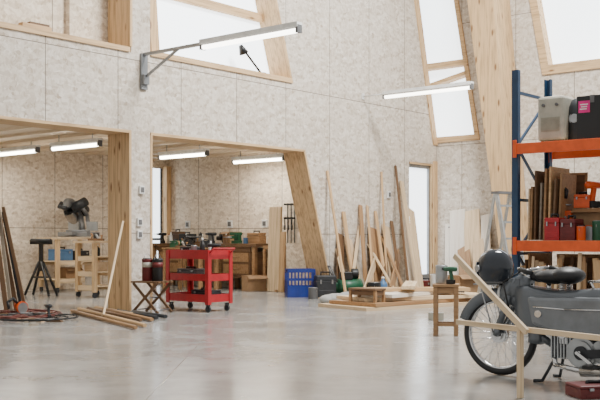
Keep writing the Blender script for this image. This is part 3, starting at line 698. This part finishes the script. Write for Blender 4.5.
B=MB(); B.box((0,0,.482),(.05,.4,.004)).box((0,-.202,.44),(.05,.003,.08)); B.out('tape',GRY,parent=r)
for i,(px,h,w,mm,tl) in enumerate(((521,.60,.4,PLY,2),(525,.62,.5,TAN,3),(529,.80,.5,BRN,2),(533,.66,.45,GREYW,4),(538,.82,.5,TAN,4),(543,.84,.5,PINE,3),(547,.7,.5,BRN,6),(551,.76,.4,TAN,5))):
    B=MB(); B.box((0,0,h/2),(.022,w,h)); B.box((.013,0,h-.05),(.004,w*.8,.03))
    meta(B.out('plywood_board',mm,M=FR@TR(RX(px,.1)+.02,.45,Z1+.004)@Matrix.Rotation(math.radians(tl*.5),4,'Y')),tones[mm.name]+' board standing on edge on the rack shelf','board','boards on the rack shelf')
r=root('framed_board','dark brown framed board propped on the rack shelf','board',FR@TR(RX(566,.7),.72,Z1)@Matrix.Rotation(math.radians(-5),4,'X'))
B=MB(); B.box((0,0,.40),(.46,.02,.78)); B.out('board_face',BRN,parent=r)
B=MB(); B.box((-.22,-.012,.40),(.03,.02,.80)).box((.22,-.012,.40),(.03,.02,.80)).box((0,-.012,.785),(.46,.02,.03)).box((0,-.012,.02),(.46,.02,.03)); B.out('frame',TAN,parent=r)
r=root('framed_board','tan framed board propped deep on the rack shelf','board',FR@TR(1.15,.72,Z1)@Matrix.Rotation(math.radians(-5),4,'X'))
B=MB(); B.box((0,0,.42),(.5,.02,.84)); B.out('board_face',BRN,parent=r)
B=MB(); B.box((-.24,-.012,.42),(.03,.02,.84)).box((.24,-.012,.42),(.03,.02,.84)).box((0,-.012,.825),(.5,.02,.03)).box((0,-.012,.02),(.5,.02,.03)); B.out('frame',TAN,parent=r)
toolbox(FR@TR(RX(555,.15),.15,Z1,.05),(.17,.2,.30),RED,'tall red tool case on the rack shelf')
toolbox(FR@TR(RX(571,.15),.17,Z1,-.05),(.18,.22,.28),MAR,'upright dark red case with black handle on the rack shelf')
tin(FR@TR(RX(583,.15),.10,Z1),.05,.16,ORG,'orange tin on the rack shelf')
tin(FR@TR(RX(597,.15),.2,Z1),.07,.22,GRN,'green tin on the rack shelf')
circ_saw(FR@TR(RX(588,.3),.32,Z1,.3),ORG,'orange circular saw on the rack shelf')
toolbox(FR@TR(RX(561,.5),.47,Z1,.1),(.34,.22,.40),ORG,'orange tool case deep on the rack shelf')
cardbox(FR@TR(RX(590,.5),.54,Z1),(.34,.24,.36),'open cardboard box deep on the rack shelf')
circ_saw(FR@TR(RX(560,.5),.47,Z1+.401,2.6),RED,'red circular saw on top of the orange case')
drill(FR@TR(RX(594,.5),.54,Z1+.372,1.2),ORG,'orange drill on the cardboard box',1.3)
toolbox(FR@TR(RX(583,.5),.50,Z1+.372,.2),(.18,.14,.18),ORG,'small orange case on the cardboard box')
for i in range(3):
    B=MB(); B.torus((0,0,0),.10,.018,'Y',24,8); B.box((0,.0,.1),(.04,.05,.05)); meta(B.out('hose_coil',[ORG,MAR,BLK][i],M=FR@TR(1.12+i*.2,.33+.05*i,Z1+.12)),['orange','dark red','black'][i]+' coiled hose on the rack shelf','hose','coils on the rack shelf')
r=root('backdrop_sheet','large dark brown backdrop sheet added for the shade at the rack back','board',FR@TR(1.3,.80,0))  # added dark backdrop, stands in for shade between the offcuts
B=MB(); B.box((0,0,.43),(2.3,.015,.86)); B.out('sheet',BRN,parent=r)
B=MB(); B.box((0,-.012,.84),(2.3,.02,.04)).box((0,-.012,.02),(2.3,.02,.04)); B.out('edge_batten',TAN,parent=r)
for i,(x0,hh,dd,mm) in enumerate(((.075,.80,.66,BRN),(.105,.87,.60,TAN))):
    B=MB(); B.box((0,0,hh/2),(.016,dd,hh)).box((-.004,0,hh-.04),(.016,dd*.9,.02))
    meta(B.out('backdrop_sheet',mm,M=FR@TR(x0,.44,.002)),tones[mm.name]+' sheet standing on edge inside the rack side','board','sheets under the rack')
for i in range(12):
    l=random.uniform(1.2,2.1); row=i//3; c=i%3
    B=MB(); B.box((l/2,0,.025),(l,.10,.05)); B.box((l*.5,0,.052),(.02,.1,.003))
    meta(B.out('wooden_plank',random.choice([PALE,PINE,TAN,PLY]),M=FR@TR(.14+random.random()*.2,.48+c*.11,row*.058,0)),'sawn plank stacked under the rack','plank','timber stacked under the rack')
for i in range(66):
    k=i%3; x0=.07+(i//3)*.095+k*.032+random.uniform(-.01,.01); mm=random.choice([PALE,PINE,PLY,BRN,PALE,PINE,TAN,TAN]); y0=.04+.12*k
    if k and x0<.16: x0+=.08
    x1=max(.06 if k==0 else .16,x0+random.uniform(-.10,.08))
    board(FR,(x0,y0,0),(x1,y0+.05+.02*k,random.uniform(.70,.885)),random.uniform(.03,.075),.018,mm,tones[mm.name]+' offcut standing under the rack shelf','short_board','board','offcuts under the rack')

# ================= MOPED =================
mx,my=FL(500,375); MM=TR(mx,my,0,AB)
r=root('moped','grey moped with enclosed body panels, black saddle and spoked wheels','moped',MM)
PNL=mat('mid_grey_paint',(.19,.205,.22),.3,.35)
def mwheel(x,R=.31):
    c=(x,0,R); B=MB(); B.torus(c,R-.052,.013,'Y',48,8,sy=1.6); 
    B.cyl((x,-.05,R),(x,.05,R),.038,seg=18); B.cyl((x,-.03,R),(x,.03,R),.062,seg=18); B.cyl((x,-.08,R),(x,.08,R),.01)
    for i in range(32):
        a=2*math.pi*i/32; s=1 if i%2 else -1; a2=a+s*.35
        B.cyl((x+.055*math.cos(a2),s*.025,R+.055*math.sin(a2)),(x+(R-.055)*math.cos(a),0,R+(R-.055)*math.sin(a)),.0022,seg=5)
    w=B.out('wheel',CHR,parent=r)
    B=MB(); B.torus(c,R-.03,.030,'Y',56,12); B.out('tyre',BLK,parent=w)
mwheel(0); mwheel(1.12)
def fender(cx,R,a0,a1,w,name,drop=.05):
    B=MB(); n=24; prev=None
    for i in range(n+1):
        a=math.radians(a0+(a1-a0)*i/n); ring=[]
        for (yy,dr) in ((-w/2,-drop),(-w/2,-.005),(-w/4,.010),(0,.014),(w/4,.010),(w/2,-.005),(w/2,-drop)):
            ring.append(B.bm.verts.new((cx+(R+dr)*math.cos(a),yy,.31+(R+dr)*math.sin(a))))
        if prev:
            for j in range(6):
                f=B.bm.faces.new((prev[j],prev[j+1],ring[j+1],ring[j])); f.smooth=True
        prev=ring
    o=B.out(name,BODY,parent=r); m=o.modifiers.new('s','SOLIDIFY'); m.thickness=.004
fender(0,.345,-8,160,.12,'front_fender',.08); fender(1.12,.345,-5,190,.13,'rear_fender',.1)
B=MB()
for s in(-1,1): B.path([(0,s*.065,.31),(.02,s*.07,.36),(.11,s*.06,.62),(.16,s*.05,.74)],.027,12)
B.box((.155,0,.72),(.09,.15,.05)).cyl((.15,0,.64),(.205,0,.80),.034); B.out('fork',BODY,parent=r)
B=MB(); B.loft([(.02,.62,.03,.03),(.05,.635,.075,.08),(.12,.66,.09,.085),(.2,.70,.085,.07),(.27,.72,.04,.04)]); B.out('headlamp_cowl',BODY,parent=r)
B=MB(); B.cyl((.03,0,.63),(.012,0,.63),.066,seg=20); B.out('headlamp_lens',WHP,parent=r)
B=MB(); B.path([(.38,-.27,.80),(.28,-.24,.825),(.21,-.08,.81),(.205,0,.80),(.21,.08,.81),(.28,.24,.825),(.38,.27,.80)],.013); B.out('handlebar',CHR,parent=r)
for s in(-1,1):
    B=MB(); B.cyl((.29,s*.243,.823),(.40,s*.276,.795),.018); B.out('grip',BLK,parent=r)
    B=MB(); B.path([(.27,s*.22,.815),(.33,s*.27,.79),(.39,s*.29,.765)],.005); B.out('brake_lever',CHR,parent=r)
B=MB(); B.path([(.22,-.1,.80),(.1,-.14,.72),(.12,-.08,.5),(.04,-.07,.33)],.006); B.out('cable',BLK,parent=r)
B=MB()
for y in(-.09,-.03,.03,.09): B.cyl((-.17,y,.695),(.02,y,.695),.006)
B.path([(-.17,-.1,.695),(-.17,.1,.695)],.006).path([(.02,-.1,.695),(.02,.1,.695)],.006)
for s in(-1,1): B.path([(-.12,s*.09,.69),(-.01,s*.09,.33)],.006)
B.out('front_carrier',STL,parent=r)
B=MB(); B.loft([(.14,.60,.05,.04),(.17,.57,.13,.085),(.25,.53,.165,.12),(.36,.515,.165,.135),(.46,.515,.155,.14),(.56,.525,.145,.14),(.66,.55,.13,.14),(.8,.565,.13,.14),(1.0,.575,.13,.14),(1.2,.59,.115,.135),(1.38,.59,.085,.10),(1.45,.58,.02,.04)],seg=24,pw=.42); B.out('body',BODY,parent=r)
for s in(-1,1):
    B=MB(); B.prism([(.30,.62),(.60,.63),(1.06,.64),(1.16,.50),(1.10,.36),(.92,.31),(.76,.36),(.52,.36),(.34,.42)],s*.12,s*.172); B.out('side_panel',PNL,parent=r,bevel=.03)
B=MB(); B.path([(.36,-.178,.55),(.6,-.178,.54),(1.0,-.178,.55)],.006); B.cyl((.40,-.165,.50),(.40,-.185,.50),.026,seg=18); B.out('chrome_strip',CHR,parent=r)
B=MB(); B.cyl((.25,0,.68),(.25,0,.71),.028); B.out('fuel_cap',CHR,parent=r)
B=MB(); B.ball((0,0,0),(.17,.13,.055),seg=24).ball((.09,0,.012),(.125,.14,.065),seg=24).ball((-.12,0,0),(.09,.07,.045)); B.out('saddle',BLK,parent=r,M=Matrix.Translation((.46,0,.765)))
for s in(-1,1):
    B=MB(); B.cyl((.53,s*.07,.655),(.53,s*.07,.735),.008)
    [B.torus((.53,s*.07,.675+.014*i),.022,.004,'Z',12,6) for i in range(4)]; B.out('saddle_spring',CHR,parent=r)
B=MB(); B.cyl((.4,0,.64),(.4,0,.73),.017); B.out('seat_post',CHR,parent=r)
B=MB(); B.cyl((.70,-.12,.235),(.70,.08,.235),.11,seg=28).cyl((.70,-.14,.235),(.70,-.12,.235),.085,seg=24).cyl((.86,-.12,.25),(.86,.04,.25),.085,seg=24)
B.box((.66,0,.33),(.2,.12,.1)); [B.box((.46+.024*i,0,.26),(.010,.17,.17)) for i in range(7)]; B.cyl((.44,0,.26),(.66,0,.26),.055); B.out('engine',ALU,parent=r)
B=MB(); B.cyl((.71,-.145,.235),(.71,-.155,.235),.05,seg=20).box((.92,-.15,.25),(.42,.012,.06),Matrix.Rotation(-.12,4,'Y')); B.out('chain_guard',DGR,parent=r)
B=MB(); B.cyl((.55,-.06,.36),(.55,-.11,.36),.035).box((.55,-.05,.32),(.06,.06,.07)); B.out('carburettor',CHR,parent=r)
B=MB(); B.path([(.47,-.06,.19),(.50,-.1,.13),(.72,-.16,.11)],.02).cyl((.72,-.16,.11),(1.35,-.17,.16),.04,seg=16); B.out('exhaust',CHR,parent=r)
B=MB(); B.cyl((.70,-.2,.24),(.70,.2,.24),.011).box((.76,-.19,.2),(.15,.014,.022),Matrix.Rotation(.6,4,'Y')).box((.64,.19,.28),(.15,.014,.022),Matrix.Rotation(.6,4,'Y')); B.out('crank',CHR,parent=r)
for x,y,z in((.82,-.24,.155),(.58,.24,.325)):
    B=MB(); B.box((x,y,z),(.08,.09,.025)); B.out('pedal',BLK,parent=r)
B=MB(); B.path([(.2,0,.5),(.26,0,.36),(.42,0,.27),(.62,0,.3)],.028,12); B.out('down_tube',BODY,parent=r)
B=MB()
for s in(-1,1): B.path([(.50,s*.05,.22),(.42,s*.15,.015),(.36,s*.17,.012)],.012)
B.out('kickstand',DGR,parent=r)
B=MB(); B.path([(1.12,-.08,.31),(.85,-.08,.38)],.018).path([(1.12,.08,.31),(.85,.08,.38)],.018).path([(1.12,-.09,.33),(1.18,-.09,.55)],.02).path([(1.12,.09,.33),(1.18,.09,.55)],.02); B.out('swing_arm',DGR,parent=r)
B=MB(); B.box((1.48,0,.58),(.05,.1,.07)); B.out('tail_light',RED,parent=r,bevel=.01)
B=MB(); B.path([(.74,-.09,.74),(1.3,-.09,.76),(1.3,.09,.76),(.74,.09,.74)],.009).path([(.76,-.09,.74),(.79,-.07,.66)],.009).path([(1.2,-.09,.76),(1.18,-.08,.66)],.009)
B.path([(.76,.09,.74),(.79,.07,.66)],.009).path([(1.2,.09,.76),(1.18,.08,.66)],.009).path([(.9,-.09,.745),(.9,.09,.745)],.007).path([(1.1,-.09,.755),(1.1,.09,.755)],.007); B.out('rear_carrier',CHR,parent=r)
# helmet
HM=MM@TR(-.04,0,.702,2.9); r=root('helmet','rounded glossy dark helmet with visor resting on the moped','helmet',HM)
prof=[(.105,0),(.122,.02)]+[(.142*math.cos(a)**.9,.115+.150*math.sin(a)) for a in [math.radians(x) for x in (-30,-15,0,12,24,36,48,58,67,75,82,87)]]+[(.001,.265)]
B=MB(); B.lathe(prof,seg=32); B.out('shell',mat('gloss_dark',(.022,.027,.036),.08),parent=r)
B=MB(); B.torus((0,0,.012),.11,.012,'Z',28,8); B.out('rim',GRY,parent=r)
B=MB(); n=16; pv=None
for i in range(n+1):
    a=math.radians(-62+124*i/n); rg=[B.bm.verts.new((rr*math.cos(a),rr*math.sin(a),z)) for rr,z in((.138,.055),(.152,.09),(.154,.125),(.146,.165))]
    if pv:
        for j in range(3): f=B.bm.faces.new((pv[j],pv[j+1],rg[j+1],rg[j])); f.smooth=True
    pv=rg
B.out('visor',mat('visor_tint',(.16,.19,.22),.04,.7),parent=r)
for s in(-1,1):
    B=MB(); B.cyl((.05,s*.125,.115),(.055,s*.150,.115),.026); B.out('visor_hinge',STL,parent=r)

# ================= WOOD STAND IN FRONT =================
r=root('timber_stand','raw pine stand with slanting brace and long rail beside the moped','wooden stand',TR(0,0,0))
def seg(name,p,q,w,t,m=PALE):
    p=Vector(p);q=Vector(q);L=(q-p).length;x=(q-p).normalized(); up=Vector((0,0,1)) if abs(x.z)<.9 else Vector((.5,-.8,0))
    y=(up-up.dot(x)*x).normalized(); n=x.cross(y)
    B=MB(); B.box((L/2,0,0),(L,w,t)); B.out(name,m,parent=r,M=Matrix.Translation(p)@Matrix((x,y,n)).transposed().to_4x4(),bevel=.003)
seg('rail',(1.122,6.84,.45),(1.97,5.47,.45),.035,.025)
seg('leg',(1.445,6.28,0),(1.445,6.28,.49),.028,.04)
seg('leg',(1.93,5.50,0),(1.93,5.50,.49),.028,.04)
seg('brace',(1.10,6.80,.925),(1.47,6.20,.44),.042,.025)
toolbox(TR(1.98,6.36,0,.2),(.36,.22,.10),MAR,'low dark red tool case on the concrete beside the moped')

# ================= LIGHT =================
w=bpy.data.worlds.new('w'); bpy.context.scene.world=w; w.use_nodes=True
bg=w.node_tree.nodes['Background']; bg.inputs[0].default_value=(1,.982,.95,1); bg.inputs[1].default_value=.8
def area(loc,tgt,sx,sy,e,c=(1,1,1)):
    l=bpy.data.lights.new('area','AREA'); l.shape='RECTANGLE'; l.size=sx; l.size_y=sy; l.energy=e; l.color=c
    o=bpy.data.objects.new('area_light',l); col.objects.link(o); o.location=loc
    o.rotation_euler=(Vector(tgt)-Vector(loc)).to_track_quat('-Z','Y').to_euler(); return o
area((4,11,9),(0,15,0),2.5,2.5,1900,(1,.985,.95))
# ================= CAMERA =================
cd=bpy.data.cameras.new('cam'); cd.lens=F/600*36; cd.sensor_width=36; cd.sensor_fit='HORIZONTAL'; cd.shift_y=(HZ-200)/600; cd.clip_end=200
cam=bpy.data.objects.new('camera',cd); col.objects.link(cam); cam.location=(0,0,H); cam.rotation_euler=(math.pi/2,0,0)
bpy.context.scene.camera=cam
